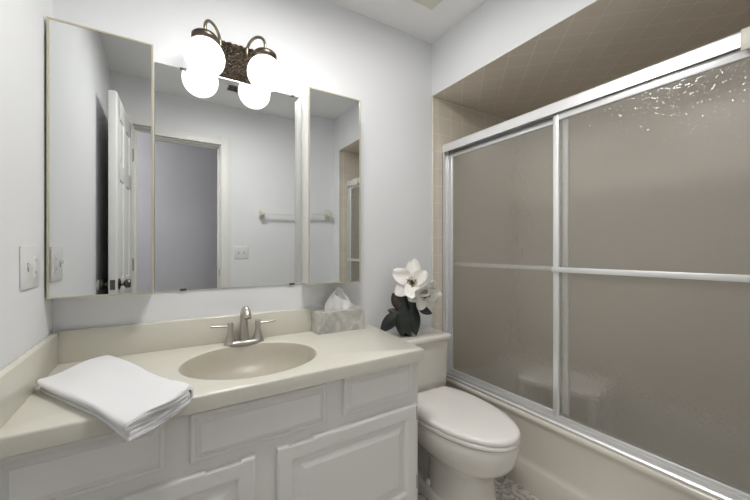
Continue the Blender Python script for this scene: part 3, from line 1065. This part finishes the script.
leaves = [  # base, direction, face (in right/forward/up), length, width, back?
    ((-0.02, -0.05, 0.135), (-0.50, -0.1, 0.85), (-0.3, -1, 0.1), 0.115, 0.072, 1),
    ((-0.04, -0.06, 0.135), (-0.72, -0.1, -0.75), (0.1, -1, 0.3), 0.150, 0.072, 0),
    ((-0.05, -0.05, 0.11), (-0.35, -0.2, -0.75), (0.2, -1, 0.2), 0.075, 0.022, 0),
    ((-0.015, -0.065, 0.17), (-0.12, -0.15, -1.0), (-0.25, -1, 0.0), 0.165, 0.100, 0),
    ((0.035, -0.06, 0.165), (0.14, -0.1, -1.0), (0.3, -1, 0.0), 0.160, 0.080, 0),
    ((0.03, -0.05, 0.13), (0.10, -0.1, 1.0), (0.0, -1, 0.0), 0.13, 0.100, 0),
    ((0.0, -0.05, 0.13), (-0.22, -0.1, 1.0), (0.0, -1, 0.1), 0.135, 0.07, 0),
    ((0.03, -0.05, 0.16), (0.70, -0.1, 0.35), (0.0, -1, 0.2), 0.12, 0.07, 0),
    ((0.00, 0.02, 0.12), (-0.15, 0.1, 0.9), (0.0, -1, 0.0), 0.17, 0.09, 0),
    ((0.06, -0.06, 0.165), (0.80, -0.2, -0.35), (0.1, -0.9, 0.5), 0.085, 0.045, 0),
    ((0.01, -0.055, 0.13), (0.02, -0.2, -1.0), (0.0, -1, 0.0), 0.125, 0.07, 0),
    ((-0.03, -0.03, 0.12), (-0.8, -0.05, 0.25), (0.4, -1, 0.1), 0.075, 0.035, 1)]
for k, (b0, dd, ff, ln, wd, back) in enumerate(leaves):
    dv = RGT * dd[0] + FWD * dd[1] + UP * dd[2]
    fv = RGT * ff[0] + FWD * ff[1] + UP * ff[2]
    obj('leaf', blade(at(*b0), dv, fv, ln, wd, curl=-0.12, cup=-0.26, tipr=0.8, wave=0.001, ph=k, basew=0.08), M['leafb' if back else 'leaf'], fl, solid=0.001, angle=80)

# ------------------------------------------------------------------ bathtub
tx_f = 1.472
bt = thing('bathtub', (1.85, 0.84, 0), 'bone coloured bathtub with a smooth apron, under the sliding shower doors', 'bathtub')
Y0, Y1 = YW + 0.001, YB - 0.009
prof = [(1.510, 0.368), (1.490, 0.368), (1.478, 0.364), (1.472, 0.355), (1.474, 0.344), (1.481, 0.334), (1.486, 0.315), (1.488, 0.15), (1.486, 0.135), (1.480, 0.124), (1.475, 0.112), (1.475, 0.0), (1.51, 0.0)]
mb = MB().loft([[(x, y, z) for x, z in prof] for y in (Y0, Y1)])
TC = (1.86, 0.835)
rect = [(1.508, Y0), (XR - 0.009, Y0), (XR - 0.009, Y1), (1.508, Y1)]
ta = sorted([2 * PI * i / 64 for i in range(64)] + [math.atan2(p[1] - TC[1], p[0] - TC[0]) % (2 * PI) for p in rect])


def tubring(hx, hy, z, pw=5.0):
    out = []
    for a in ta:
        c, s_ = math.cos(a), math.sin(a)
        r_ = (abs(c / hx) ** pw + abs(s_ / hy) ** pw) ** (-1 / pw)
        out.append((TC[0] + r_ * c + 0.012, TC[1] + r_ * s_, z))
    return out


mb.loft([[(*cast(TC, a, rect), 0.368) for a in ta], tubring(0.275, 0.685, 0.368), tubring(0.265, 0.675, 0.355), tubring(0.25, 0.65, 0.26),
         tubring(0.225, 0.60, 0.13, 4), tubring(0.19, 0.55, 0.08, 3.5)], cap0=False, cap1=True)
obj('tub_shell', mb, M['tub'], bt, angle=50)

# ------------------------------------------------------------------ sliding shower doors
sf = thing('shower_door_frame', (1.515, 0.84, 0.37), 'bright aluminium header, jambs and bottom track on the tub rim', 'shower door frame')
mb = MB()
mb.loft([[(1.486, y, 1.769), (1.486, y, 1.812), (1.490, y, 1.819), (1.502, y, 1.822), (1.560, y, 1.822), (1.560, y, 1.762), (1.556, y, 1.762), (1.556, y, 1.808), (1.492, y, 1.808), (1.492, y, 1.769)]
         for y in (Y0, Y1)])
mb.box(1.488, 1.489, Y0, Y1, 1.760, 1.7605)
obj('header_rail', mb, M['alu'], sf, smooth=False)
obj('header_slot', MB().box(1.4925, 1.5555, Y0 + 0.001, Y1 - 0.001, 1.7985, 1.8075), M['dark'], sf)
mb = MB().loft([[(1.482, y, 0.369), (1.482, y, 0.376), (1.486, y, 0.380), (1.492, y, 0.380), (1.494, y, 0.396), (1.498, y, 0.396), (1.500, y, 0.376), (1.518, y, 0.376), (1.519, y, 0.392), (1.522, y, 0.392),
                 (1.523, y, 0.376), (1.546, y, 0.376), (1.548, y, 0.400), (1.552, y, 0.400), (1.554, y, 0.369)] for y in (Y0, Y1)])
obj('bottom_track', mb, M['alu'], sf, smooth=False)
for ya, yb in ((Y1 - 0.016, Y1 + 0.0005), (Y0 - 0.0005, Y0 + 0.016)):
    obj('jamb', MB().box(1.486, 1.496, ya, yb, 0.380, 1.768).box(1.520, 1.526, ya, yb, 0.380, 1.80).box(1.550, 1.558, ya, yb, 0.380, 1.80)
        .box(1.486, 1.558, (ya + 0.012) if ya > 1 else ya, yb if ya > 1 else yb - 0.012, 0.380, 1.768), M['alu'], sf)
obj('header_bumper', MB().box(1.474, 1.486, 0.20, 0.288, 1.752, 1.818), M['fan'], sf, bevel=0.004, label='cream block clipped on the header')


def panel(name, xg, ya, yb, z0, z1, barx, label, barside):
    t = thing(name, (xg, (ya + yb) / 2, z0), label, 'shower door', 'sliding shower doors')
    s_, rl = 0.026, 0.026
    obj('glass_pane', MB().box(xg - 0.0025, xg + 0.0025, ya + 0.01, yb - 0.01, z0 + 0.01, z1 - 0.01), M['glass'], t, smooth=False)
    for a, b_ in ((ya, ya + s_), (yb - s_, yb)):
        obj('stile', MB().box(xg - 0.009, xg + 0.009, a, b_, z0, z1), M['alu'], t, bevel=0.003, seg=3)
    obj('top_rail', MB().box(xg - 0.008, xg + 0.008, ya + s_, yb - s_, z1 - rl, z1), M['alu'], t, bevel=0.002)
    obj('bottom_rail', MB().box(xg - 0.008, xg + 0.008, ya + s_, yb - s_, z0, z0 + rl), M['alu'], t, bevel=0.002)
    b = obj('towel_rail', MB().box(barx - 0.004, barx + 0.004, ya + 0.004, yb - 0.004, 1.055, 1.077), M['alu'], t, bevel=0.002)
    for y in (ya + 0.012, yb - 0.012):
        xa, xb = sorted((barx, xg + barside * 0.009))
        obj('rail_bracket', MB().box(xa, xb, y - 0.006, y + 0.006, 1.058, 1.074), M['alu'], b)
    return t


panel('sliding_shower_door', 1.508, 0.095, 0.884, 0.384, 1.764, 1.486, 'nearer sliding shower door with textured glass, its towel rail facing the room', -1)
panel('sliding_shower_door', 1.534, 0.829, 1.574, 0.384, 1.764, 1.560, 'farther sliding shower door with textured glass, beside the toilet tank', 1)

# ------------------------------------------------------------------ stool standing in the tub, seen through the glass
SX, SY, SZ, SR = 1.86, 1.03, 0.465, R(13)
st = thing('shower_stool', (SX, SY, 0.08), 'white plastic shower stool standing in the tub, blurred behind the textured glass', 'stool')


def sp_(u, v, z):
    return (SX + u * math.cos(SR) - v * math.sin(SR), SY + u * math.sin(SR) + v * math.cos(SR), z)


mb = MB().loft([[sp_(x, y, z) for x, y, _ in rrect(-a, a, -b_, b_, 0, 0.05)] for a, b_, z in
                ((0.165, 0.185, SZ - 0.035), (0.176, 0.196, SZ - 0.03), (0.180, 0.200, SZ - 0.008), (0.172, 0.192, SZ), (0.12, 0.14, SZ - 0.003))])
obj('seat', mb, M['seatpl'], st, angle=50)
for u, v in ((-1, -1), (1, -1), (1, 1), (-1, 1)):
    obj('leg', MB().tube([sp_(u * 0.145, v * 0.165, SZ - 0.02), sp_(u * 0.155, v * 0.18, 0.11)], [0.020, 0.017], 12)
        .tube([sp_(u * 0.155, v * 0.18, 0.125), sp_(u * 0.155, v * 0.18, 0.082)], 0.02, 12), M['seatpl'], st)
